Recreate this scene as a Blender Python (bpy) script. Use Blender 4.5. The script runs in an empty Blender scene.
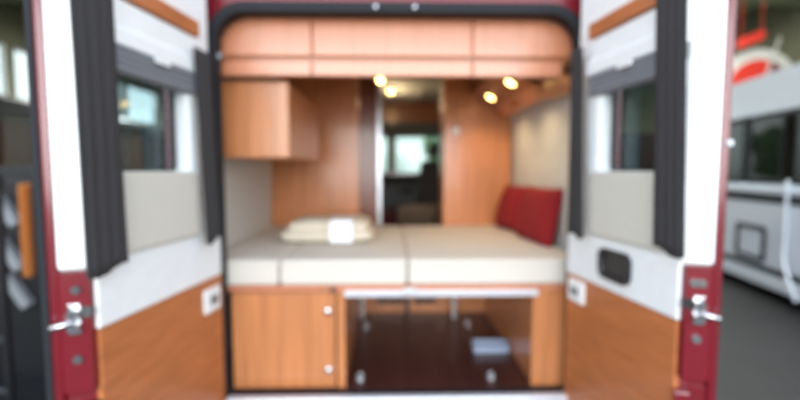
import bpy, bmesh, math, random
from mathutils import Vector, Matrix, Euler
random.seed(7)
COL = bpy.context.scene.collection
sc = bpy.context.scene
XC = 0.015            # middle of the van

# ------------------------------------------------------------------ materials
def lin(c):
    return tuple(((v/255)/12.92 if v/255 <= .04045 else ((v/255+.055)/1.055)**2.4) for v in c) + (1,)

def mat(name, rgb, rough=.5, metal=0, noise=0, nscale=20, stretch=(1, 1, 1), bump=0, coat=0, spec=.5):
    m = bpy.data.materials.new(name); m.use_nodes = True
    nt = m.node_tree; b = nt.nodes['Principled BSDF']
    b.inputs['Roughness'].default_value = rough; b.inputs['Metallic'].default_value = metal
    b.inputs['Coat Weight'].default_value = coat; b.inputs['Coat Roughness'].default_value = .12
    b.inputs['Specular IOR Level'].default_value = spec
    c = lin(rgb)
    tc = nt.nodes.new('ShaderNodeTexCoord'); mp = nt.nodes.new('ShaderNodeMapping')
    mp.inputs['Scale'].default_value = stretch
    nz = nt.nodes.new('ShaderNodeTexNoise'); nz.inputs['Scale'].default_value = nscale; nz.inputs['Detail'].default_value = 5
    nt.links.new(tc.outputs['Object'], mp.inputs[0]); nt.links.new(mp.outputs[0], nz.inputs['Vector'])
    rp = nt.nodes.new('ShaderNodeValToRGB')
    n = max(noise, .03)
    rp.color_ramp.elements[0].position = .3; rp.color_ramp.elements[1].position = .7
    rp.color_ramp.elements[0].color = tuple(v*(1-n) for v in c[:3])+(1,)
    rp.color_ramp.elements[1].color = tuple(min(1, v*(1+n)) for v in c[:3])+(1,)
    nt.links.new(nz.outputs['Fac'], rp.inputs[0]); nt.links.new(rp.outputs[0], b.inputs['Base Color'])
    if bump:
        bp = nt.nodes.new('ShaderNodeBump'); bp.inputs['Strength'].default_value = bump; bp.inputs['Distance'].default_value = .01
        nt.links.new(nz.outputs['Fac'], bp.inputs['Height']); nt.links.new(bp.outputs[0], b.inputs['Normal'])
    return m

def wood(name, rgb, axis='z', rough=.32, coat=.35, n=.16):
    st = {'z': (1, 1, .06), 'x': (.06, 1, 1), 'y': (1, .06, 1)}[axis]
    return mat(name, rgb, rough, noise=n, nscale=42, stretch=st, coat=coat)

def emis(name, rgb, s):
    m = bpy.data.materials.new(name); m.use_nodes = True
    b = m.node_tree.nodes['Principled BSDF']
    b.inputs['Base Color'].default_value = lin(rgb); b.inputs['Emission Color'].default_value = lin(rgb)
    b.inputs['Emission Strength'].default_value = s
    return m

def glass(name, tint, power=4):
    m = bpy.data.materials.new(name); m.use_nodes = True; nt = m.node_tree
    nt.nodes.clear()
    out = nt.nodes.new('ShaderNodeOutputMaterial'); mx = nt.nodes.new('ShaderNodeMixShader')
    t = nt.nodes.new('ShaderNodeBsdfTransparent'); g = nt.nodes.new('ShaderNodeBsdfGlossy')
    t.inputs[0].default_value = lin(tint); g.inputs['Roughness'].default_value = .03
    lw_ = nt.nodes.new('ShaderNodeLayerWeight'); pw = nt.nodes.new('ShaderNodeMath'); pw.operation = 'POWER'; pw.inputs[1].default_value = power
    ad = nt.nodes.new('ShaderNodeMath'); ad.inputs[1].default_value = .04; ad.use_clamp = True
    nt.links.new(lw_.outputs['Facing'], pw.inputs[0]); nt.links.new(pw.outputs[0], ad.inputs[0])
    nt.links.new(ad.outputs[0], mx.inputs[0])
    nt.links.new(t.outputs[0], mx.inputs[1]); nt.links.new(g.outputs[0], mx.inputs[2]); nt.links.new(mx.outputs[0], out.inputs[0])
    return m

M = {}
M['wood_v'] = wood('cherry_wood_upright', (194, 126, 80), 'z')
M['wood_h'] = wood('pale_cherry_flaps', (202, 132, 98), 'z', n=.07, rough=.3, coat=.6)
M['wood_dark'] = wood('walnut_brown_wood', (112, 62, 40), 'z')
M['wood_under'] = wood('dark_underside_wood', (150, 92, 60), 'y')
M['wood_door'] = wood('cherry_door_lining', (182, 110, 64), 'y', rough=.45, coat=.15)
M['red'] = mat('crimson_car_paint', (112, 10, 28), .28, coat=.8)
M['white'] = mat('white_plastic', (238, 242, 243), .4)
M['whitep'] = mat('white_panel', (236, 240, 242), .5)
M['beige'] = mat('cream_lining', (206, 203, 192), .75, noise=.03, nscale=60)
M['liner'] = mat('warm_grey_wall_lining', (208, 210, 206), .8, noise=.04, nscale=60)
M['mattress'] = mat('cream_mattress_fabric', (214, 208, 198), .95, noise=.04, nscale=150, bump=.15)
M['duvet'] = mat('offwhite_duvet', (212, 202, 184), .95, noise=.04, nscale=60, bump=.2)
M['paper'] = mat('white_paper', (246, 248, 255), .5)
M['pillow'] = mat('red_velour', (138, 18, 26), .9, noise=.08, nscale=30, bump=.15)
M['curtain'] = mat('charcoal_curtain', (54, 53, 55), .95, noise=.12, nscale=80, stretch=(1, 1, .1))
M['rubber'] = mat('black_rubber', (24, 27, 33), .8)
M['black'] = mat('black_plastic', (28, 29, 32), .4)
M['grey'] = mat('grey_pleats', (138, 142, 150), .7)
M['dgrey'] = mat('dark_grey_plastic', (70, 72, 74), .6)
M['alu'] = mat('brushed_aluminium', (200, 204, 210), .3, metal=.85)
M['steel'] = mat('light_steel', (215, 218, 226), .35, metal=.3)
M['chrome'] = mat('chrome', (230, 232, 236), .15, metal=1)
M['cargo'] = mat('dark_wenge_floor', (74, 42, 38), .28, noise=.25, nscale=30, stretch=(1, .05, 1))
M['plate'] = mat('pale_blue_plastic', (165, 180, 205), .35)
M['seat'] = mat('dark_seat_cloth', (48, 44, 46), .9, noise=.1)
M['seat2'] = mat('taupe_seat_cloth', (126, 108, 92), .9, noise=.1)
M['tyre'] = mat('tyre_rubber', (24, 24, 25), .8)
M['glass'] = glass('tinted_glass', (228, 240, 244))
M['glassd'] = glass('dark_tinted_glass', (70, 80, 88))
M['glassv'] = glass('smoked_glass', (200, 196, 190), 14)
M['clear'] = glass('clear_glass', (235, 242, 240))
M['lamp'] = emis('warm_lamp', (255, 205, 120), 14)
M['mhwhite'] = mat('motorhome_white', (232, 243, 255), .35, coat=.3)
M['darkbody'] = mat('anthracite_paint', (18, 19, 21), .35, coat=.4)
M['signred'] = mat('signal_red', (206, 52, 38), .5)
M['signwhite'] = mat('sign_white', (206, 206, 200), .5)
M['orange'] = mat('orange_cable', (190, 112, 40), .5)
M['rack'] = mat('rack_grey', (150, 154, 158), .5)
M['leaf'] = mat('leaf_green', (96, 132, 70), .8, noise=.3, nscale=3)
M['bark'] = mat('bark_brown', (84, 68, 52), .9, noise=.2)
M['hallceil'] = mat('olive_ceiling', (176, 180, 146), .9, noise=.08, nscale=2)
M['beam'] = mat('green_grey_beam', (112, 120, 92), .7)
M['hallwall'] = mat('hall_wall', (120, 120, 98), .9, noise=.05, nscale=2)
M['lawn'] = mat('lawn', (110, 130, 84), .9, noise=.2, nscale=1)

def floor_mat():
    m = mat('dark_tile_floor', (32, 33, 35), .55, spec=.35)
    nt = m.node_tree; b = nt.nodes['Principled BSDF']
    tc = nt.nodes.new('ShaderNodeTexCoord'); br = nt.nodes.new('ShaderNodeTexBrick')
    br.offset = 0; br.inputs['Color1'].default_value = lin((30, 31, 33)); br.inputs['Color2'].default_value = lin((34, 35, 37))
    br.inputs['Mortar'].default_value = lin((18, 18, 19)); br.inputs['Scale'].default_value = 1
    br.inputs['Brick Width'].default_value = .5; br.inputs['Row Height'].default_value = .5; br.inputs['Mortar Size'].default_value = .008
    nt.links.new(tc.outputs['Object'], br.inputs['Vector']); nt.links.new(br.outputs['Color'], b.inputs['Base Color'])
    return m
M['floor'] = floor_mat()

# ------------------------------------------------------------------ mesh helpers
ident = lambda a, b, c: Vector((a, b, c))
class MB:
    def __init__(s): s.bm = bmesh.new()
    def box(s, x0, x1, y0, y1, z0, z1, tf=ident, bev=0, seg=2):
        t = bmesh.new()
        v = [t.verts.new((x, y, z)) for x in (x0, x1) for y in (y0, y1) for z in (z0, z1)]
        for f in ((0, 1, 3, 2), (4, 6, 7, 5), (0, 4, 5, 1), (2, 3, 7, 6), (0, 2, 6, 4), (1, 5, 7, 3)):
            t.faces.new([v[i] for i in f])
        if bev: bmesh.ops.bevel(t, geom=t.edges[:], offset=bev, segments=seg, profile=.5, affect='EDGES')
        return s.merge(t, tf)
    def merge(s, t, tf=ident):
        mp = {v: s.bm.verts.new(tf(*v.co)) for v in t.verts}
        for f in t.faces:
            try: nf = s.bm.faces.new([mp[v] for v in f.verts]); nf.smooth = f.smooth
            except ValueError: pass
        t.free(); return s
    def cyl(s, p, q, r, r2=None, n=20, tf=ident, smooth=True):
        p = Vector(p); q = Vector(q); r2 = r if r2 is None else r2
        d = (q-p).normalized(); a = d.orthogonal().normalized(); b = d.cross(a)
        t = bmesh.new(); L = []
        for c, rr_ in ((p, r), (q, r2)):
            L.append([t.verts.new(c+(a*math.cos(k*2*math.pi/n)+b*math.sin(k*2*math.pi/n))*rr_) for k in range(n)])
        for k in range(n):
            f = t.faces.new((L[0][k], L[0][(k+1) % n], L[1][(k+1) % n], L[1][k])); f.smooth = smooth
        t.faces.new(L[0][::-1]); t.faces.new(L[1])
        return s.merge(t, tf)
    def tube(s, pts, r, n=10, tf=ident, closed=False):
        pts = [Vector(p) for p in pts]; t = bmesh.new(); rings = []; N = len(pts)
        a = None
        for i, p in enumerate(pts):
            d = (pts[(i+1) % N]-pts[i-1]) if closed else (pts[min(i+1, N-1)]-pts[max(i-1, 0)])
            d.normalize()
            a = d.orthogonal().normalized() if a is None else (a-d*a.dot(d)).normalized()
            b = d.cross(a)
            rings.append([t.verts.new(p+(a*math.cos(k*2*math.pi/n)+b*math.sin(k*2*math.pi/n))*r) for k in range(n)])
        for i in range(N if closed else N-1):
            A, B = rings[i], rings[(i+1) % N]
            for k in range(n):
                f = t.faces.new((A[k], A[(k+1) % n], B[(k+1) % n], B[k])); f.smooth = True
        if not closed: t.faces.new(rings[0][::-1]); t.faces.new(rings[-1])
        return s.merge(t, tf)
    def ring(s, loops, tf=ident, close=True, smooth=False):
        """loops: list of equally long 3D point loops joined in turn; close joins last to first"""
        t = bmesh.new(); L = [[t.verts.new(p) for p in l] for l in loops]; n = len(L[0])
        for i in range(len(L) if close else len(L)-1):
            A, B = L[i], L[(i+1) % len(L)]
            for k in range(n):
                f = t.faces.new((A[k], A[(k+1) % n], B[(k+1) % n], B[k])); f.smooth = smooth
        if not close: t.faces.new(L[0][::-1]); t.faces.new(L[-1])
        return s.merge(t, tf)
    def prism(s, poly, a0, a1, plane='xz', tf=ident):
        if plane == 'xz': g = lambda p, a: (p[0], a, p[1])
        elif plane == 'yz': g = lambda p, a: (a, p[0], p[1])
        else: g = lambda p, a: (p[0], p[1], a)
        return s.ring([[g(p, a0) for p in poly], [g(p, a1) for p in poly]], tf, close=False)
    def sphere(s, c, r, tf=ident, sub=3, sc_=(1, 1, 1)):
        t = bmesh.new(); bmesh.ops.create_icosphere(t, subdivisions=sub, radius=1)
        for v in t.verts: v.co = Vector((c[0]+v.co.x*r*sc_[0], c[1]+v.co.y*r*sc_[1], c[2]+v.co.z*r*sc_[2]))
        for f in t.faces: f.smooth = True
        return s.merge(t, tf)

def rr(u0, u1, z0, z1, r, n=6):
    pts = []
    rs = r if isinstance(r, (tuple, list)) else (r,)*4   # bottom-left, bottom-right, top-right, top-left
    for (cx, cz, rad, a0) in ((u0+rs[0], z0+rs[0], rs[0], 180), (u1-rs[1], z0+rs[1], rs[1], 270), (u1-rs[2], z1-rs[2], rs[2], 0), (u0+rs[3], z1-rs[3], rs[3], 90)):
        for k in range(n):
            a = math.radians(a0+90*k/(n-1)); pts.append((cx+rad*math.cos(a), cz+rad*math.sin(a)))
    return pts

WO = {}
def place(o, origin, parent):
    WO[o] = Vector(origin)
    if parent: o.parent = parent; o.location = Vector(origin)-WO[parent]
    else: o.location = origin
def obj(name, mb, m, parent=None, origin=None):
    bm = mb.bm; bmesh.ops.remove_doubles(bm, verts=bm.verts[:], dist=1e-6)
    bmesh.ops.recalc_face_normals(bm, faces=bm.faces[:])
    if origin is None:
        xs = [v.co for v in bm.verts]
        origin = Vector([(min(c[i] for c in xs)+max(c[i] for c in xs))/2 for i in range(3)]); origin.z = min(c.z for c in xs)
    origin = Vector(origin)
    for v in bm.verts: v.co -= origin
    me = bpy.data.meshes.new(name); bm.to_mesh(me); bm.free(); me.materials.append(M[m] if isinstance(m, str) else m)
    o = bpy.data.objects.new(name, me); COL.objects.link(o); place(o, origin, parent)
    return o
def tag(o, label, cat, group=None):
    o['label'] = label; o['category'] = cat
    if group: o['group'] = group
    return o
def thing(name, label, cat, loc, group=None):
    o = bpy.data.objects.new(name, None); COL.objects.link(o); place(o, loc, None); o.empty_display_size = .1
    return tag(o, label, cat, group)
def struct(name, mb, m, parent=None, **k):
    o = obj(name, mb, m, parent, **k)
    if parent is None: o['kind'] = 'structure'
    return o
def clone(root, loc, label):
    r = root.copy(); COL.objects.link(r); r.location = loc; r['label'] = label; WO[r] = Vector(loc)
    for ch in list(root.children):
        c = ch.copy(); COL.objects.link(c); c.parent = r
        for g in ch.children:
            d = g.copy(); COL.objects.link(d); d.parent = c
    return r

# ------------------------------------------------------------------ the hall
G = -.6
struct('floor', MB().box(-9.2, 9.2, -6, 15.2, G-.1, G), 'floor', origin=(0, 0, G))
struct('ceiling', MB().box(-9.2, 9.2, 1.2, 15.2, 5.0, 5.15), 'hallceil')
for i, y in enumerate((2.2, 4.8, 7.4, 10.0, 12.6)):
    struct('trim_%d' % (i+1), MB().box(-9, 9, y-.12, y+.12, 4.55, 5.0), 'beam')
# left wall with a high window band
w = MB(); w.box(-9.2, -9, 1.2, 15.2, G, 2.7); w.box(-9.2, -9, 1.2, 15.2, 3.95, 5)
yy = [2.0+2.2*i for i in range(7)]
for y in yy: w.box(-9.2, -9, y-.09, y+.09, 2.7, 3.95)
struct('wall_left', w, 'hallwall')
for i in range(6):
    fr = MB(); a, b = yy[i]+.09, yy[i+1]-.09
    fr.ring([[(x, p[0], p[1]) for p in q] for x, q in ((-9.14, rr(a, b, 2.7, 3.95, .01)), (-9.14, rr(a+.05, b-.05, 2.75, 3.9, .01)), (-9.06, rr(a+.05, b-.05, 2.75, 3.9, .01)), (-9.06, rr(a, b, 2.7, 3.95, .01)))])
    f = struct('window_%d' % (i+1), fr, 'white')
    obj('pane', MB().box(-9.11, -9.1, a+.05, b-.05, 2.75, 3.9), 'clear', f)
struct('wall_right', MB().box(9, 9.2, 1.2, 15.2, G, 5), 'hallwall')
w = MB(); w.box(-9, 9, 15, 15.2, G, .7); w.box(-9, 9, 15, 15.2, 3.4, 5)
xx = [-9+3*i for i in range(7)]
for x in xx: w.box(x-.15, x+.15, 15, 15.2, .7, 3.4)
struct('wall_front', w, 'hallwall')
for i in range(6):
    a, b = xx[i]+.15, xx[i+1]-.15
    fr = MB().ring([[(p[0], y, p[1]) for p in q] for y, q in ((15.06, rr(a, b, .7, 3.4, .01)), (15.06, rr(a+.05, b-.05, .75, 3.35, .01)), (15.14, rr(a+.05, b-.05, .75, 3.35, .01)), (15.14, rr(a, b, .7, 3.4, .01)))])
    f = struct('window_%d' % (i+7), fr, 'white')
    obj('pane', MB().box(a+.05, b-.05, 15.1, 15.11, .75, 3.35), 'clear', f)
lw = obj('lawn', MB().box(-30, 30, 15.3, 45, G-.1, G-.02), 'lawn'); lw['kind'] = 'structure'
def tree(x, y, r, label):
    t = thing('tree', label, 'tree', (x, y, G-.02), 'trees outside the hall')
    obj('trunk', MB().cyl((x, y, G-.02), (x, y, 1.2), .16, .1, 12), 'bark', t)
    c = MB()
    for k in range(16):
        a = random.uniform(0, 6.28); rad = random.uniform(0, r*.6)
        c.sphere((x+rad*math.cos(a), y+rad*math.sin(a), 1.5+random.uniform(-.5, 1.2)), r*random.uniform(.35, .55), sub=2)
    obj('crown', c, 'leaf', t)
tree(-1.6, 21, 1.0, 'green tree outside, seen left of centre through the windscreen')
tree(2.6, 24, 1.0, 'green tree outside, seen right of centre through the windscreen')

# ------------------------------------------------------------------ the van
van = thing('camper_van', 'crimson camper van seen from behind with both rear doors open', 'camper van', (XC, 2.6, G))
OW = .815
def P3(pts, y): return [(XC+p[0], y, p[1]) for p in pts]
outer = lambda e=0: rr(-1.03+e, 1.03-e, -.42, 2.04-e, (.05, .05, .22, .22), 8)
inner = lambda: rr(-1.0, 1.0, -.085, 1.93, (.02, .02, .18, .18), 8)
open_ = lambda e=0: rr(-OW-e, OW+e, -.055-e*.3, 1.725+e, (.03, .03, .13+e, .13+e), 8)
shell = MB().ring([P3(outer(.02), .03), P3(outer(), .06), P3(outer(), 3.3), P3(inner(), 3.3), P3(inner(), .06), P3(open_(.042), .06), P3(open_(.042), .03)])
obj('body_shell', shell, 'red', van)
# cab: bonnet and front below the screen, A pillars
cab = MB()
cab.ring([P3(rr(-1.0, 1.0, -.42, .98, .05, 4), 4.1), P3(rr(-1.0, 1.0, -.42, .98, .08, 4), 4.9), P3(rr(-.95, .95, -.42, .6, .1, 4), 5.45)], close=False)
obj('cab_front', cab, 'red', van)
for s in (-1, 1):
    obj('windscreen_pillar', MB().cyl((XC+s*.93, 4.95, .96), (XC+s*.86, 4.12, 1.72), .05, .05, 12), 'dgrey', van)
scr = MB(); q = [(XC-.9, 4.93, .98), (XC+.9, 4.93, .98), (XC+.84, 4.13, 1.7), (XC-.84, 4.13, 1.7)]
scr.ring([[Vector(p) for p in q], [Vector(p)+Vector((0, .02, .01)) for p in q]], close=False)
obj('windscreen', scr, 'clear', van)
obj('cab_roof', MB().prism([(3.305, 2.03), (3.8, 2.0), (4.2, 1.86), (4.2, 1.70), (4.1, 1.70), (4.0, 1.93), (3.305, 1.95)], XC-.95, XC+.95, 'yz'), 'red', van)
for s in (-1, 1):
    xa, xb = sorted((XC+s*.955, XC+s*1.02))
    cd_ = obj('cab_door', MB().box(xa, xb, 3.32, 4.09, -.42, .98, bev=.01), 'red', van)
    obj('side_glass', MB().box(XC+s*.96-.003, XC+s*.96+.003, 3.33, 4.08, .981, 1.72), 'clear', cd_)
# inside linings
for s in (-1, 1):
    k_ = .03 if s < 0 else 0
    pr = [(s*(.965+k_), -.05), (s*(.965+k_), 1.1), (s*(.93+k_), 1.5), (s*.86, 1.88), (s*.84, 1.88), (s*(.90+k_), 1.5), (s*(.935+k_), 1.1), (s*(.95+k_), -.05)]
    obj('side_lining', MB().prism([(XC+a, b) for a, b in pr], .065, 3.0), 'liner', van)
obj('ceiling_lining', MB().box(XC-.86, XC+.86, .065, 3.98, 1.885, 1.92), 'liner', van)
obj('floor_panel', MB().box(XC-.94, XC+.94, .065, 4.0, -.08, -.055), 'cargo', van)
# rubber seal round the opening
seal = MB().ring([P3(open_(.042), -.005), P3(open_(.0), -.005), P3(open_(-.0), .06), P3(open_(.042), .029)], smooth=False)
obj('door_seal', seal, 'rubber', van)
obj('sill', MB().box(XC-.80, XC+.80, -.05, -.0065, -.11, -.038, bev=.008), 'steel', van)
bmp = MB().box(XC-.98, XC+.98, -.10, .03, -.45, -.11, bev=.03)
obj('bumper', bmp, 'red', van)
for x in (-.085, .09):
    obj('press_stud', MB().cyl((x, -.012, 1.746), (x, -.0055, 1.746), .008), 'steel', van)
for s in (-1, 1):
    obj('press_stud', MB().cyl((XC+s*.80, .012, 1.53), (XC+s*.80, .0, 1.53), .012), 'grey', van)
for s in (-1, 1):
    for y in (.9, 4.5):
        wh = obj('wheel', MB().cyl((XC+s*.78, y, G+.34), (XC+s*.99, y, G+.34), .34, n=36), 'tyre', van)
        obj('hubcap', MB().cyl((XC+s*.985, y, G+.34), (XC+s*1.0, y, G+.34), .2, n=30), 'steel', wh)

# ------------------------------------------------------------------ rear doors (parts of the van, with their own pieces)
def build_door(s, ang, H, W):
    a = math.radians(ang); d = (s*math.sin(a), -math.cos(a)); n = (s*math.cos(a), math.sin(a))
    def tf(u, w_, z):
        if s > 0:                      # the right door reads a little slimmer
            if w_ > 0: w_ *= .96
            if u > W: u = W+(u-W)*.95
        return Vector((s*H+u*d[0]+w_*n[0], -.012+u*d[1]+w_*n[1], z))
    def L(pts, w_): return [(p[0], w_, p[1]) for p in pts]
    win = lambda e=0: rr(.215+e, W-.025-e, 1.0+e, 1.40-e, .045, 6)
    # painted door: the outer skin with the window opening and the lower painted edge
    door = MB()
    door.ring([L(rr(0, W+.045, -.1, 1.92, (.04, .04, .1, .06), 6), .075), L(rr(0, W+.055, -.12, 1.94, (.04, .04, .1, .06), 6), .085),
               L(rr(0.01, W+.05, -.11, 1.93, (.04, .04, .1, .06), 6), .10), L(win(), .10), L(win(), .075)], tf)
    D = obj('rear_door', door, 'red', van, origin=tf(0, .05, -.12))
    low = MB()
    low.prism([(W-.01, .006), (W+.035, .076), (.5, .076), (.5, .02), (W-.03, .006)], -.1, .34, 'xy', tf)
    low.prism([(W, .002), (W+.02, .0), (W+.05, .062), (W+.05, .076), (.5, .076), (.5, .02), (W-.02, .006)], .37, .725, 'xy', tf)
    low.prism([(W-.01, .0055), (W+.03, .076), (.5, .076), (.5, .02), (W-.03, .0055)], .34, .37, 'xy', tf)
    obj('painted_edge', low, 'red', D)
    # white moulded lining with the window opening; splays out to the free edge
    up = MB()
    up.ring([L(rr(.055, W, .725, 1.85, (.01, .02, .1, .05), 6), 0), L(rr(.055, W+.012, .725, 1.87, (.01, .02, .11, .05), 6), .012), L(rr(.055, W+.043, .725, 1.90, (.01, .02, .12, .05), 6), .074),
             L(win(), .074), L(win(), 0)], tf)
    obj('upper_lining', up, 'white', D)
    wp = MB().box(.004, W-.002, -.008, .02, .546, .728, tf, bev=.006)
    obj('middle_panel', wp, 'whitep', D)
    wd = MB().box(.004, W-.006, -.006, .02, -.08, .545, tf, bev=.003)
    obj('wood_panel', wd, 'wood_door', D)
    # upper blind casing, trim strip
    st = MB().box(.16, W-.01, -.03, -.001, 1.558, 1.618, tf, bev=.004)
    obj('wood_strip', st, 'wood_door', D)
    bl = MB()
    bl.prism([(-.001, 1.548), (-.022, 1.548), (-.022, 1.47), (-.034, 1.455), (-.034, 1.408), (-.001, 1.408)], .165, W-.01, 'yz', lambda x, y, z: tf(x, y, z))
    obj('blind_casing', bl, 'whitep', D)
    pl = MB(); prof = [(-.002, 1.406)]
    for k in range(9): prof.append((-.042 if k % 2 else -.030, 1.406-.0105*k))
    prof.append((-.002, 1.318))
    pl.prism(prof, .19, W-.015, 'yz', tf)
    b_ = obj('pleated_blind', pl, 'grey', D)
    obj('blind_grip', MB().box(.38, .46, -.050, -.043, 1.385, 1.402, tf, bev=.003), 'white', b_)
    # window
    fr = MB().ring([L(rr(.165, W-.012, .99, 1.383, .04), -.001), L(rr(.165, W-.012, .99, 1.383, .04), -.016), L(rr(.222, W-.03, 1.012, 1.37, .03), -.016), L(rr(.245, W-.03, 1.012, 1.37, .03), -.001)], tf)
    obj('window_frame', fr, 'white', D)
    gs = MB().ring([L(rr(.218, W-.027, 1.003, 1.395, .04), .050), L(rr(.218, W-.027, 1.003, 1.395, .04), .066), L(rr(.232, W-.04, 1.018, 1.38, .03), .066), L(rr(.232, W-.04, 1.018, 1.38, .03), .050)], tf)
    obj('window_gasket', gs, 'black', D)
    obj('window_pane', MB().box(.222, W-.026, .078, .083, 1.01, 1.385, tf), 'glass', D)
    bg = MB().ring([L(rr(.20, W-.03, .755, 1.015, .02), -.0015), L(rr(.20, W-.03, .755, 1.015, .02), -.02), L(rr(.206, W-.036, .761, 1.009, .018), -.026)], tf, close=False)
    obj('cream_pad', bg, 'beige', D)
    # plate near the hinge
    za, zb = (.40, .505) if s < 0 else (.43, .53)
    sp = MB().ring([L(rr(.035, .155, za, zb, .012), -.0055), L(rr(.035, .155, za, zb, .012), -.014), L(rr(.04, .15, za+.005, zb-.005, .012), -.018)], tf, close=False)
    so = obj('latch_plate', sp, 'white', D); so['label'] = 'white square plate with two grey buttons'
    for du in (.075, .105):
        obj('button', MB().box(du-.008, du+.012, -.023, -.0185, za+.034, zb-.034, tf, bev=.002), 'dgrey', so)
    if s > 0:
        hr = MB()
        hr.ring([L(rr(.262, .45, .592, .712, .035), -.0085), L(rr(.262, .45, .592, .712, .035), -.022), L(rr(.280, .432, .607, .697, .026), -.022), L(rr(.285, .427, .612, .692, .024), -.010)], tf, close=False)
        h = obj('handle_recess', hr, 'black', D); h['label'] = 'black rounded pull recess'
    # hinges on the outside
    for z in (.25, 1.3):
        obj('hinge', MB().cyl(tf(.0, .115, z), tf(.0, .115, z+.09), .014, n=14).box(-.0, .07, .101, .110, z+.01, z+.08, tf), 'red', D)
    # lock pieces on the free edge: e runs from the inner face (0) to the outer skin (1)
    def te(e, out, z):
        u = W+.02+.03*e+out*.9; w_ = .0+.062*e-out*.43
        return tf(u, w_, z)
    lk = MB()
    te2 = lambda a, b, c: te(a, b, c)
    lk.box(.30, .74, 0.0005, .010, .545, .635, te2, bev=.003)
    lk.cyl(te(.52, .01, .61), te(.52, .03, .61), .014); lk.cyl(te(.52, .01, .57), te(.52, .03, .57), .014)
    lk.cyl(te(.45, .022, .588), te(1.25, .035, .576), .009, n=14)
    obj('lock', lk, 'chrome', D)
    rb = MB().cyl(te(.08, .0, .61), te(.08, .012, .61), .016)
    obj('buffer', rb, 'dgrey' if s < 0 else 'black', D)
    for e, z in (((.30, .675), (.62, .675), (.5, .50)) if s > 0 else ((.45, .675), (.5, .47))):
        obj('screw', MB().cyl(te(e, .0005, z), te(e, .009, z), .0125, n=14), 'chrome' if s > 0 else 'dgrey', D)
    obj('rubber_stop', MB().box(-.3, .3, -.02, .012, .24, .33, te, bev=.006), 'black' if s < 0 else 'red', D)
    if s > 0: obj('edge_button', MB().cyl(tf(W+.055, .09, 1.10), tf(W+.066, .09, 1.10), .010), 'steel', D)
    if s < 0:
        obj('edge_gasket', MB().box(W+.03, W+.055, .1005, .125, -.08, 1.9, tf, bev=.008), 'rubber', D)
    return tf, D
tfL, DL = build_door(-1, 7.6, .802, .705)
tfR, DR = build_door(1, 7.0, .808, .668)

def curtain(tf, ua0, ub0, ua1, ub1, z1, z0, label, amp=.0022, folds=3.5):
    m = MB(); nu, nz = 28, 30; t = bmesh.new(); fr = []; bk = []
    for j in range(nz+1):
        k = j/nz; z = z1+(z0-z1)*k; ua = ua0+(ua1-ua0)*k; ub = ub0+(ub1-ub0)*k
        A = []; B = []
        for i in range(nu+1):
            q = i/nu
            off = amp*math.sin(q*folds*2*math.pi+.6*math.sin(k*4))*(0.6+.4*k)
            w_ = -.052+off
            zz = z+(0.012*math.sin(q*5+1) if j == nz else 0)
            A.append(t.verts.new((ua+(ub-ua)*q, w_, zz))); B.append(t.verts.new((ua+(ub-ua)*q, w_+.006, zz)))
        fr.append(A); bk.append(B)
    for j in range(nz):
        for i in range(nu):
            for S in (fr, bk): t.faces.new((S[j][i], S[j][i+1], S[j+1][i+1], S[j+1][i])).smooth = True
        for i in (0, nu): t.faces.new((fr[j][i], bk[j][i], bk[j+1][i], fr[j+1][i]))
    for i in range(nu):
        for j in (0, nz): t.faces.new((fr[j][i], bk[j][i], bk[j][i+1], fr[j][i+1]))
    m.merge(t, tf)
    return tag(obj('curtain', m, 'curtain'), label, 'curtain', 'dark curtains on the rear doors')
curtain(tfL, .647, .795, .63, .78, 1.72, .725, 'wide dark grey curtain strip at the free edge of the left rear door')
curtain(tfL, .125, .235, .085, .185, 1.50, .72, 'narrow dark grey curtain at the hinge of the left rear door', folds=2.5)
curtain(tfR, .566, .69, .605, .73, 1.72, .765, 'wide dark grey curtain strip at the free edge of the right rear door')
curtain(tfR, .065, .155, .10, .195, 1.53, .74, 'narrow dark grey curtain at the hinge of the right rear door', folds=2.5)

# ------------------------------------------------------------------ furniture inside
# overhead cabinet across the back
oc = thing('overhead_cabinet', 'long wooden overhead cabinet with three flaps spanning the rear opening', 'cabinet', (XC, .28, 1.46))
obj('body', MB().box(XC-.865, XC+.865, .13, .42, 1.545, 1.87), 'wood_v', oc)
segs = [(XC-.86, -.394), (-.390, .369), (.373, XC+.86)]
for a, b in segs:
    obj('flap', MB().box(a, b, .108, .13, 1.558, 1.862, bev=.006), 'wood_h', oc)
for a, b in segs:
    obj('valance', MB().box(a, b, .10, .135, 1.465, 1.535, bev=.005), 'wood_h', oc)
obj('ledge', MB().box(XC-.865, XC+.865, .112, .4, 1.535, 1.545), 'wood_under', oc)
for x in (-.07,):
    sp = obj('spotlight', MB().cyl((x, .17, 1.50), (x, .17, 1.462), .02, .024), 'chrome', oc)
    obj('bulb', MB().sphere((x, .165, 1.462), .018), 'lamp', sp)
# left wall cabinet
wc = thing('wall_cabinet', 'wooden wall cupboard on the left below the overhead cabinet', 'cabinet', (-.7, .65, 1.08))
obj('body', MB().box(-.90, -.528, .212, 1.1, 1.082, 1.464, bev=.01), 'wood_v', wc)
dr = obj('door', MB().box(-.90, -.525, .188, .21, 1.08, 1.46, bev=.008), 'wood_v', wc)
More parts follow.
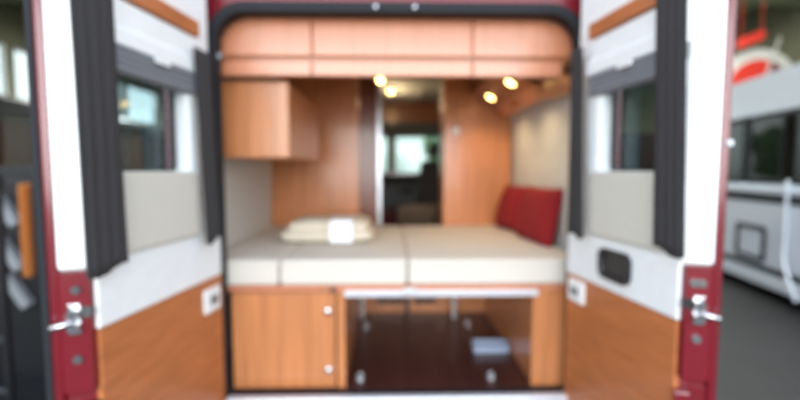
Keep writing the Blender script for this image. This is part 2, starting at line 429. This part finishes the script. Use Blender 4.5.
# right shelf cabinet with spotlights
rs = thing('side_cabinet', 'wooden locker high on the right wall with two lit spotlights under it', 'cabinet', (.8, .8, 1.43))
pr = [(.60, 1.875), (.60, 1.60), (.775, 1.495), (.775, 1.875)]
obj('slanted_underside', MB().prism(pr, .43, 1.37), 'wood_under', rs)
pr = [(.777, 1.86), (.777, 1.492), (.83, 1.428), (.895, 1.428), (.865, 1.86)]
obj('fascia', MB().prism(pr, .43, 1.37), 'wood_h', rs)
obj('end_panel', MB().prism([(.80, 1.533), (.80, 1.44), (.86, 1.41), (.905, 1.41), (.90, 1.533)], .10, .425), 'wood_v', rs)
nrm = Vector((-.514, 0, -.857))
for y, in ((1.1,), (.59,)):
    c = Vector((.695, y, 1.545)); 
    sp = obj('spotlight', MB().cyl(c, c+nrm*.014, .036, .034), 'chrome', rs)
    obj('bulb', MB().cyl(c+nrm*.0145, c+nrm*.018, .029, .027), 'lamp', sp)
for y in (.9, 1.28):
    obj('reading_lamp', MB().cyl((.80, y, 1.46), (.79, y, 1.44), .018), 'orange', rs)
# left partition (wardrobe) and dark sliding door
wr = thing('wardrobe', 'tall cherry wood wardrobe behind the left half of the bed', 'wardrobe', (-.6, 1.5, 0))
obj('body', MB().box(-.90, -.275, 1.425, 1.75, -.054, 1.875), 'wood_v', wr)
pr = [(-.96, .45), (-.27, .45), (-.27, 1.875), (-.82, 1.875), (-.91, 1.5), (-.945, 1.1), (-.96, .9)]
obj('front_panel', MB().prism(pr, 1.405, 1.424), 'wood_v', wr)
sd = thing('sliding_door', 'dark walnut sliding door with pale aluminium edge beside the passage', 'door', (-.2, 1.45, 0))
obj('door_leaf', MB().box(-.268, -.125, 1.43, 1.46, .003, 1.875), 'wood_dark', sd)
obj('edge_profile', MB().box(-.124, -.095, 1.42, 1.47, .003, 1.875, bev=.004), 'alu', sd)
# washroom on the right
wsh = thing('washroom', 'cherry wood washroom partition with a pale push button, right of the passage', 'partition', (.6, 1.6, 0))
obj('body', MB().box(.40, .93, 1.425, 1.75, -.054, 1.875), 'wood_v', wsh)
dd = obj('door', MB().box(.395, .93, 1.40, 1.424, .45, 1.875, bev=.004), 'wood_v', wsh)
k = obj('push_button', MB().cyl((.49, 1.399, 1.325), (.49, 1.38, 1.325), .03, .024), 'white', dd)
# beyond the passage
hc = thing('cab_cabinet', 'wooden overhead locker above the driving cab', 'cabinet', (XC, 3.75, 1.6))
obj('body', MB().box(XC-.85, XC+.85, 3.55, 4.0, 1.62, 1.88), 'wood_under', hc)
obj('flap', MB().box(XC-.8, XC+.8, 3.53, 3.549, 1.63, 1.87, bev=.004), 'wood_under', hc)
obj('lower_trim', MB().box(XC-.85, XC+.85, 3.54, 4.0, 1.47, 1.619), 'dgrey', hc)
ht = tag(obj('roof_hatch', MB().box(-.06, .34, 2.75, 3.3, 1.862, 1.884, bev=.006), 'whitep'), 'pale square roof hatch in the passage ceiling', 'hatch')
pl_ = thing('ceiling_spotlight', 'small lit spotlight in the passage, right under the valance', 'spotlight', (-.025, 1.62, 1.86))
obj('housing', MB().cyl((-.02, 2.6, 1.884), (-.02, 2.6, 1.85), .04, .045), 'chrome', pl_)
obj('bulb', MB().sphere((-.02, 2.6, 1.848), .03), 'lamp', pl_)
# kitchen run seen in a sliver beside the passage
kt = thing('kitchen_unit', 'low brown kitchen unit in the dark passage behind the sliding door', 'cabinet', (-.5, 2.5, 0))
obj('body', MB().box(-.90, -.30, 2.02, 2.8, -.054, .86), 'wood_dark', kt)
obj('worktop', MB().box(-.90, -.28, 2.02, 2.8, .861, .89, bev=.004), 'dgrey', kt)
# seats and dashboard
def seat(x, y, rot, label):
    T = Matrix.Translation((x, y, 0)) @ Matrix.Rotation(math.radians(rot), 4, 'Z')
    tf = lambda a, b, c: T @ Vector((a, b, c))
    t = thing('captain_chair', label, 'seat', (x, y, 0), 'swivelled cab seats')
    obj('pedestal', MB().cyl((x, y, -.054), (x, y, .36), .17, .14), 'dgrey', t)
    obj('seat_cushion', MB().box(-.24, .24, -.25, .25, .362, .60, tf, bev=.05, seg=3), 'seat2', t)
    tilt = lambda a, b, c: tf(a, b-(c-.5)*.2, c)
    obj('backrest', MB().box(-.23, .23, -.34, -.22, .52, 1.14, tilt, bev=.05, seg=3), 'seat', t)
    obj('headrest', MB().box(-.13, .13, -.33, -.24, 1.19, 1.37, tilt, bev=.035, seg=3).cyl((-.06, -.285, 1.1), (-.06, -.285, 1.22), .008, tf=tilt).cyl((.06, -.285, 1.1), (.06, -.285, 1.22), .008, tf=tilt), 'seat', t)
    for sx in (-1, 1):
        obj('armrest', MB().box(sx*.27-.03, sx*.27+.03, -.22, .12, .74, .80, tf, bev=.02), 'seat', t)
seat(.37, 3.12, 150, 'dark passenger seat swivelled to face the rear, with a taupe cushion')
seat(-.47, 3.35, 0, 'dark driver seat facing the windscreen')
db = thing('dashboard', 'black dashboard with steering wheel under the windscreen', 'dashboard', (XC, 4.3, .5))
obj('body', MB().prism([(3.95, .5), (3.95, .80), (4.02, .93), (4.09, .95), (4.09, .5)], XC-.93, XC+.93, 'yz'), 'black', db)
st = []
for i in range(28):
    a = i*2*math.pi/28; st.append((-.42+.2*math.cos(a), 3.82-.10*math.sin(a), 1.0+.17*math.sin(a)))
obj('steering_wheel', MB().tube(st, .016, closed=True).cyl((-.42, 3.82, 1.0), (-.42, 3.96, .88), .05).box(-.6, -.24, 3.81, 3.83, .985, 1.015), 'black', db)

# bed base with the cargo hatch
bb = thing('bed_base', 'wooden bed base with a cupboard door on the left and an open cargo hatch', 'bed base', (XC, .5, 0))
obj('upper_rail', MB().box(XC-.92, XC+.92, .085, .11, .43, .458, bev=.003), 'wood_h', bb)
obj('slat_board', MB().box(XC-.92, XC+.92, .112, 1.39, .432, .457), 'wood_v', bb)
d1 = obj('cupboard_door', MB().box(-.79, -.292, .078, .10, -.05, .425, bev=.004), 'wood_v', bb)
for z in (.336, .045):
    obj('knob', MB().cyl((-.325, .078, z), (-.325, .062, z), .016, .018).sphere((-.325, .060, z), .017, sc_=(1, .4, 1)), 'chrome', d1)
obj('left_stile', MB().box(-.285, -.243, .082, .11, -.054, .428, bev=.003), 'wood_v', bb)
obj('right_panel', MB().box(.678, .86, .082, .11, -.054, .428, bev=.003), 'wood_v', bb)
obj('left_inner_wall', MB().box(-.265, -.247, .112, 1.2, -.054, .43), 'wood_v', bb)
obj('right_inner_wall', MB().box(.69, .71, .112, 1.2, -.054, .43), 'wood_v', bb)
bw = obj('back_wall', MB().box(-.265, .71, 1.202, 1.22, -.054, .43), 'wood_v', bb)
for a, b in ((-.125, .08), (.15, .32)):
    obj('grip_slot', MB().box(a, b, 1.193, 1.2015, .02, .06, bev=.003), 'black', bw)
obj('middle_divider', MB().box(.085, .115, 1.17, 1.201, -.054, .43), 'black', bb)
obj('hatch_rail', MB().box(-.245, .70, .058, .083, .408, .438, bev=.004), 'steel', bb)
for x in (-.225, .437):
    obj('post', MB().cyl((x, 1.07, -.054), (x, 1.07, .43), .014, n=14), 'white', bb)
obj('rail_catch', MB().box(.04, .10, .04, .057, .425, .455, bev=.004), 'steel', bb)
obj('catch', MB().box(-.315, -.285, .06, .084, .438, .450, bev=.003), 'dgrey', bb)
# lashing rings
def lring(x, y, label):
    Z0 = -.055
    t = thing('lashing_ring', label, 'lashing ring', (x, y, Z0), 'lashing rings on the cargo floor')
    obj('base', MB().cyl((x, y, Z0+.0005), (x, y, Z0+.006), .02, .017), 'alu', t)
    pts = [(x+.014*math.cos(a*math.pi/8), y, Z0+.02+.014*math.sin(a*math.pi/8)) for a in range(16)]
    obj('ring', MB().tube(pts, .0045, closed=True), 'alu', t)
lring(-.189, .88, 'small chrome lashing ring at the back left of the cargo floor')
lring(.513, .92, 'small chrome lashing ring at the back right of the cargo floor')
lring(-.177, .16, 'small chrome lashing ring at the front left of the cargo floor')
lring(.496, .16, 'small chrome lashing ring at the front right of the cargo floor')
tr = MB().ring([[(p[0], p[1], z-.055) for p in q] for z, q in ((.001, rr(.47, .68, .47, .57, .015)), (.042, rr(.465, .684, .465, .575, .015)), (.042, rr(.475, .675, .475, .565, .012)), (.012, rr(.478, .672, .478, .562, .012)))], close=False)
tag(obj('tray', tr, 'plate'), 'low pale blue tray on the dark cargo floor', 'tray')

# ------------------------------------------------------------------ bedding
def mattress(x0, x1, y0, y1, z0, z1, label):
    t = bmesh.new(); bmesh.ops.create_grid(t, x_segments=2, y_segments=2, size=1); t.free()
    m = MB().box(x0, x1, y0, y1, z0, z1, bev=.018, seg=4)
    th = thing('mattress', label, 'mattress', ((x0+x1)/2, (y0+y1)/2, z0), 'bed cushions')
    c = obj('cushion', m, 'mattress', th)
    e = .0015
    pts = [(p[0], p[1], z1-.018) for p in rr(x0-e, x1+e, y0-e, y1+e, .02, 5)]
    obj('piping', MB().tube(pts, .0028, n=6, closed=True), 'mattress', th)
mattress(-.95, -.566, .085, 1.395, .4585, .583, 'narrow cream mattress cushion at the left end of the bed')
mattress(-.560, .060, .085, 1.395, .4585, .583, 'cream mattress cushion in the middle, under the folded duvet')
mattress(.066, .935, .085, 1.395, .4585, .583, 'wide cream mattress cushion at the right, under the red pillows')
# folded duvet with a paper label
dv = thing('folded_duvet', 'folded off white duvet with a white paper label on the bed', 'duvet', (-.42, .72, .584))
def blob(x0, x1, y0, y1, z0, z1, seed):
    t = bmesh.new(); nx, ny = 30, 14; random.seed(seed)
    ph = [random.uniform(0, 6) for _ in range(4)]
    top = []; bot = []
    for j in range(ny+1):
        A = []; B = []
        for i in range(nx+1):
            u = i/nx*2-1; v = j/ny*2-1
            h = (max(0, 1-abs(u)**5)**.4)*(max(0, 1-abs(v)**4)**.4)
            h *= 1+.07*math.sin(3*u+ph[0])*math.cos(2*v+ph[1])+.04*math.sin(9*u+ph[2]+2*v)
            x = x0+(x1-x0)*(u*.5+.5); y = y0+(y1-y0)*(v*.5+.5); mid = (z0+z1)/2
            A.append(t.verts.new((x, y, mid+(z1-mid)*h))); B.append(t.verts.new((x, y, mid-(mid-z0)*min(1, h))))
        top.append(A); bot.append(B)
    for S in (top, bot):
        for j in range(ny):
            for i in range(nx): t.faces.new((S[j][i], S[j][i+1], S[j+1][i+1], S[j+1][i])).smooth = True
    bmesh.ops.remove_doubles(t, verts=t.verts[:], dist=.0004)
    m = MB(); m.merge(t); return m
obj('lower_fold', blob(-.675, -.12, .52, .98, .584, .672, 1), 'duvet', dv)
obj('upper_fold', blob(-.64, -.15, .56, .96, .630, .722, 2), 'duvet', dv)
lb = MB(); lb.box(-.375, -.245, .512, .515, .598, .69, bev=.001); lb.box(-.375, -.245, .515, .66, .690, .722, lambda x, y, z: Vector((x, y, z+(y-.512)*.06)), bev=.001)
o = obj('paper_label', lb, 'paper', dv); o['label'] = 'white paper label'
# red pillows
def pillow(c, w, h, th, rx, rz, label, ry=0):
    R = Matrix.Translation(c) @ Euler((math.radians(rx), math.radians(ry), math.radians(rz)), 'XYZ').to_matrix().to_4x4()
    t = bmesh.new(); n = 22; S = ([], [])
    for j in range(n+1):
        rows = ([], [])
        for i in range(n+1):
            u = i/n*2-1; v = j/n*2-1
            k = (max(0, 1-u**4)*max(0, 1-v**4))**.55
            pinch = 1-.06*(1-abs(v))*0 - .05*(1-u*u)*abs(v) - .05*(1-v*v)*abs(u)
            d = th/2*k*(1+.06*math.sin(5*u+2*v))
            for q, sg in ((0, 1), (1, -1)):
                rows[q].append(t.verts.new(R @ Vector((u*w/2*pinch, sg*d, v*h/2*pinch))))
        S[0].append(rows[0]); S[1].append(rows[1])
    for Q in S:
        for j in range(n):
            for i in range(n): t.faces.new((Q[j][i], Q[j][i+1], Q[j+1][i+1], Q[j+1][i])).smooth = True
    bmesh.ops.remove_doubles(t, verts=t.verts[:], dist=.0004)
    m = MB(); m.merge(t)
    return tag(obj('pillow', m, 'pillow'), label, 'pillow', 'red pillows on the bed')
pillow((.872, 1.12, .745), .40, .34, .13, -16, -80, 'dark red pillow behind the other, nearer the wooden partition')
pillow((.885, .63, .745), .47, .35, .12, -12, -84, 'dark red pillow in front, leaning on the right wall')

# ------------------------------------------------------------------ neighbours on the left
def parked_van(x, y, length, label, flip=1):
    """a dark panel van standing along Y; near side at x, body stretches away from the middle of the hall"""
    t = thing('parked_van', label, 'van', (x+flip*1.0, y+length/2, G), 'dark vans parked in the hall')
    X0 = x; X1 = x+flip*2.0
    P = lambda a, zz: [(a, p[0], p[1]) for p in zz]
    win = rr(y+.6, y+length-.8, 1.02, 1.72, .08, 6)
    b = MB().ring([P(X0+flip*.06, rr(y, y+length, -.3, 1.92, (.1, .1, .3, .3))), P(X0, rr(y+.04, y+length-.04, -.28, 1.86, (.1, .1, .3, .3))), P(X0, win), P(X0+flip*.08, win), P(X0+flip*.08, rr(y+.06, y+length-.06, -.25, 1.84, (.1, .1, .3, .3)))])
    b.ring([P(X0+flip*.085, rr(y, y+length, -.3, 1.92, (.1, .1, .3, .3))), P(X1, rr(y, y+length, -.3, 1.92, (.1, .1, .3, .3))), P(X1-flip*.03, rr(y+.03, y+length-.03, -.27, 1.88, (.1, .1, .3, .3))), P(X0+flip*.12, rr(y+.03, y+length-.03, -.27, 1.88, (.1, .1, .3, .3)))])
    obj('body_shell', b, 'darkbody', t)
    f = obj('window_frame', MB().ring([P(X0-flip*.012, rr(y+.58, y+length-.78, 1.0, 1.74, .09)), P(X0-flip*.001, rr(y+.56, y+length-.76, .98, 1.76, .09)), P(X0-flip*.001, rr(y+.64, y+length-.84, 1.06, 1.68, .06)), P(X0-flip*.012, rr(y+.64, y+length-.84, 1.06, 1.68, .06))]), 'black', t)
    obj('pane', MB().box(min(X0+flip*.03, X0+flip*.036), max(X0+flip*.03, X0+flip*.036), y+.64, y+length-.84, 1.06, 1.68), 'glassv', f)
    a, c = sorted((X0+flip*.25, X0+flip*1.9))
    obj('inner_cupboards', MB().box(a, c, y+.5, y+length-.6, -.2, 1.66, bev=.01), 'wood_v', t)
    for wy in (y+.9, y+length-.9):
        a = X0+flip*.02; wh = obj('wheel', MB().cyl((a, wy, G+.34), (a+flip*.2, wy, G+.34), .34, n=32), 'tyre', t)
        obj('hubcap', MB().cyl((a-flip*.01, wy, G+.34), (a-flip*.002, wy, G+.34), .2, n=26), 'steel', wh)
    return t
pv = parked_van(-4.6, 2.3, 5.6, 'dark parked van with a long side window, left of the open rear door', -1)
obj('side_mirror', MB().sphere((-4.78, 2.22, 1.03), .1, sc_=(1.3, .5, 1)), 'plate', pv)
parked_van(4.4, 8.2, 5.0, 'dark parked van seen through the right rear door window', 1)
# display rack with slanted shelves
rk = thing('display_rack', 'dark metal rack with three slanted grey bars, far left', 'rack', (-3.0, 1.0, G))
for x in (-3.15, -2.56):
    for y in (.85, 1.35):
        obj('upright', MB().box(x-.018, x+.018, y-.018, y+.018, G, 1.0, bev=.003), 'black', rk)
obj('back_panel', MB().box(-3.6, -2.45, 1.37, 1.39, G, 1.05, bev=.004), 'black', rk)
for z in (-.45, -.1, .25, .6):
    obj('crossbar', MB().box(-3.13, -2.58, .84, .86, z-.012, z+.012), 'dgrey', rk)
for (z, dx) in ((.72, .06), (.38, .07), (.09, .11)):
    T = Matrix.Translation((-3.00+dx, 1.335, z)) @ Matrix.Rotation(math.radians(58), 4, 'Y')
    obj('slanted_bar', MB().box(-.14, .14, -.034, .034, -.035, .035, lambda a, b, c: T @ Vector((a, b, c)), bev=.006), 'rack', rk)
obj('hook_arm', MB().cyl((-2.56, .85, .94), (-2.37, .85, .94), .008).cyl((-2.39, .85, .93), (-2.39, .85, .94), .006), 'black', rk)
pts = [(-2.39+.028*math.cos(k*.7), .85+.028*math.sin(k*.7), .93-k*.60/270) for k in range(270)]
tag(obj('spiral_cable', MB().tube(pts, .008, n=6), 'orange'), 'orange spiral cable hanging beside the slanted grey bars', 'cable')

# ------------------------------------------------------------------ white motorhome on the right
ang = math.radians(11); A0 = Vector((4.9, 4.2, 0)); dv_ = Vector((math.sin(ang), math.cos(ang), 0)); nv = Vector((math.cos(ang), -math.sin(ang), 0))
def tm(v, t_, z): return A0+dv_*v+nv*t_+Vector((0, 0, z))
mh = thing('motorhome', 'white motorhome with dark side windows parked on the right', 'motorhome', tm(-1, 1, G))
VP = lambda t_, pts: [(p[0], t_, p[1]) for p in pts]
obj('body_shell', MB().ring([VP(0, rr(-3.2, 1.3, .60, 2.24, (.03, .03, .25, .25))), VP(0, rr(-3.14, 1.0, .84, 1.74, .06)), VP(.05, rr(-3.14, 1.0, .84, 1.74, .06)), VP(2.1, rr(-3.1, 1.2, .84, 1.74, .06)), VP(2.12, rr(-3.2, 1.3, .60, 2.24, (.03, .03, .25, .25)))], tm), 'mhwhite', mh)
obj('lower_body', MB().box(-3.2, 1.3, .0, 2.1, -.20, .598, tm, bev=.012), 'mhwhite', mh)
obj('dark_band', MB().box(-3.2, 1.3, -.012, -.001, .61, .72, tm), 'black', mh)
obj('waist_rail', MB().box(-3.2, 1.3, -.03, -.001, .735, .80, tm, bev=.01), 'mhwhite', mh)
obj('underframe', MB().box(-3.1, 1.2, .08, 2.0, -.34, -.21, tm), 'black', mh)
obj('skirt', MB().box(-3.2, 1.3, -.01, .07, -.45, -.30, tm, bev=.01), 'mhwhite', mh)
for a, b in ((-3.1, -1.9), (-1.85, -.42), (-.36, .96)):
    f = obj('side_window', MB().ring([VP(.0, rr(a, b, .86, 1.72, .07)), VP(-.01, rr(a, b, .86, 1.72, .07)), VP(-.01, rr(a+.05, b-.05, .91, 1.67, .05)), VP(.0, rr(a+.05, b-.05, .91, 1.67, .05))], tm), 'black', mh)
    obj('pane', MB().box(a+.05, b-.05, .004, .012, .91, 1.67, tm), 'glassd', f)
obj('inner_cupboards', MB().box(-3.0, 1.1, .9, 2.0, -.1, 2.1, tm), 'darkbody', mh)
hat = obj('service_hatch', MB().ring([VP(-.001, rr(-.90, -.27, -.16, .30, .05)), VP(-.012, rr(-.90, -.27, -.16, .30, .05)), VP(-.012, rr(-.83, -.34, -.10, .24, .03)), VP(-.001, rr(-.83, -.34, -.10, .24, .03))], tm), 'black', mh)
obj('hose', MB().tube([tm(-1.3, -.05, .9-.1*k) if k < 9 else tm(-1.3-.05*(k-8)**1.4, -.05-.03*(k-8), .9-.1*k) for k in range(14)], .02), 'mhwhite', mh)
for v in (-2.6, .5):
    wh = obj('wheel', MB().cyl((v, .08, G+.34), (v, .3, G+.34), .34, n=30, tf=tm), 'tyre', mh)
# round signs standing behind the motorhome roof
sx_, sy_, sz_, sr_ = 7.2, 6.45, 2.55, .84
sg = thing('round_sign', 'big round red and white sign on a post behind the motorhome roof', 'sign', (sx_, sy_, G))
obj('rim', MB().cyl((sx_, sy_, sz_), (sx_, sy_+.05, sz_), sr_, n=56), 'signwhite', sg)
def half(a0, a1, r, y0, y1):
    p = [(sx_+r*math.cos(math.radians(a0+(a1-a0)*k/24)), sz_+r*math.sin(math.radians(a0+(a1-a0)*k/24))) for k in range(25)]
    return MB().prism(p, sy_+y0, sy_+y1)
o = obj('left_half', half(72, 252, sr_*.74, -.02, -.002), 'signred', sg); o['label'] = 'bright red half disc'
o = obj('right_half', half(-108, 72, sr_*.74, -.03, -.002), 'red', sg); o['label'] = 'dark red half disc'
obj('divider', MB().cyl((sx_-.32, sy_-.045, sz_-1.0), (sx_+.34, sy_-.045, sz_+1.05), .022), 'signwhite', sg)
obj('post', MB().cyl((sx_, sy_+.09, G), (sx_, sy_+.09, sz_+.5), .035).cyl((sx_, sy_+.09, G), (sx_, sy_+.09, G+.03), .3), 'dgrey', sg)
bn = MB(); bn.prism([(6.55, 3.3), (7.05, 3.5), (7.05, 3.68), (6.55, 3.48)], 6.2, 6.23)
bn.cyl((6.6, 6.215, 3.4), (6.6, 6.215, 5.0), .008, n=8).cyl((7.0, 6.215, 3.6), (7.0, 6.215, 5.0), .008, n=8)
tag(obj('banner', bn, 'signred'), 'narrow red banner hanging above the round signs', 'banner')

# ------------------------------------------------------------------ lamps and an added fill light
def area(loc, rot, sx, sy, e, col=(1, 1, 1)):
    l = bpy.data.lights.new('ceiling_or_fill_light', 'AREA'); l.shape = 'RECTANGLE'; l.size = sx; l.size_y = sy; l.energy = e; l.color = col
    o = bpy.data.objects.new('ceiling_or_fill_light', l); COL.objects.link(o); o.location = loc; o.rotation_euler = rot
def point(loc, e, col=(1, .72, .4), r=.03, kind='SPOT'):
    l = bpy.data.lights.new('bulb_light', kind); l.energy = e; l.color = col; l.shadow_soft_size = r
    if kind == 'SPOT': l.spot_size = 2.4; l.spot_blend = .8
    o = bpy.data.objects.new('bulb_light', l); COL.objects.link(o); o.location = loc
point((.68, 1.1, 1.50), 6); point((.68, .59, 1.50), 6); point((-.07, .165, 1.43), 1.5); point((-.02, 2.6, 1.70), 3.5, kind='POINT')
area((0, -5.5, 1.9), (math.radians(86), 0, 0), 6, 2.6, 260, (.97, .99, 1.0))  # added frontal fill behind the camera
for x in (-5, 5):
    for y in (3.5, 8.5): area((x, y, 4.5), (0, 0, 0), 1.2, 3, 230, (1, .98, .92))

w = bpy.data.worlds.new('sky'); sc.world = w; w.use_nodes = True; nt = w.node_tree
bg = nt.nodes['Background']
tc = nt.nodes.new('ShaderNodeTexCoord'); sx = nt.nodes.new('ShaderNodeSeparateXYZ'); rp = nt.nodes.new('ShaderNodeValToRGB')
mr = nt.nodes.new('ShaderNodeMapRange'); mr.inputs[1].default_value = -1; mr.inputs[2].default_value = 1
nt.links.new(tc.outputs['Generated'], sx.inputs[0]); nt.links.new(sx.outputs['Z'], mr.inputs[0]); nt.links.new(mr.outputs[0], rp.inputs[0])
e = rp.color_ramp.elements; e[0].position = .46; e[0].color = (.16, .16, .15, 1); e[1].position = .9; e[1].color = (.62, .78, 1.0, 1)
m_ = rp.color_ramp.elements.new(.52); m_.color = (1.15, 1.2, 1.2, 1)
nt.links.new(rp.outputs[0], bg.inputs[0]); bg.inputs[1].default_value = 1.35

# ------------------------------------------------------------------ camera
cam = bpy.data.cameras.new('camera'); co = bpy.data.objects.new('camera', cam); COL.objects.link(co)
F = 430; co.location = (-.018, -1.98, 1.02)
co.rotation_euler = (math.pi/2-math.atan(30/F), 0, -math.atan(9/F))
cam.lens = F/800*36; cam.sensor_width = 36; cam.clip_start = .05; cam.clip_end = 200
cam.dof.use_dof = True
cam.dof.focus_distance = .5; cam.dof.aperture_fstop = 1.55
sc.camera = co
sc.view_settings.view_transform = 'Standard'; sc.view_settings.look = 'None'; sc.view_settings.gamma = 1
sc.view_settings.exposure = .4; sc.view_settings.use_curve_mapping = False
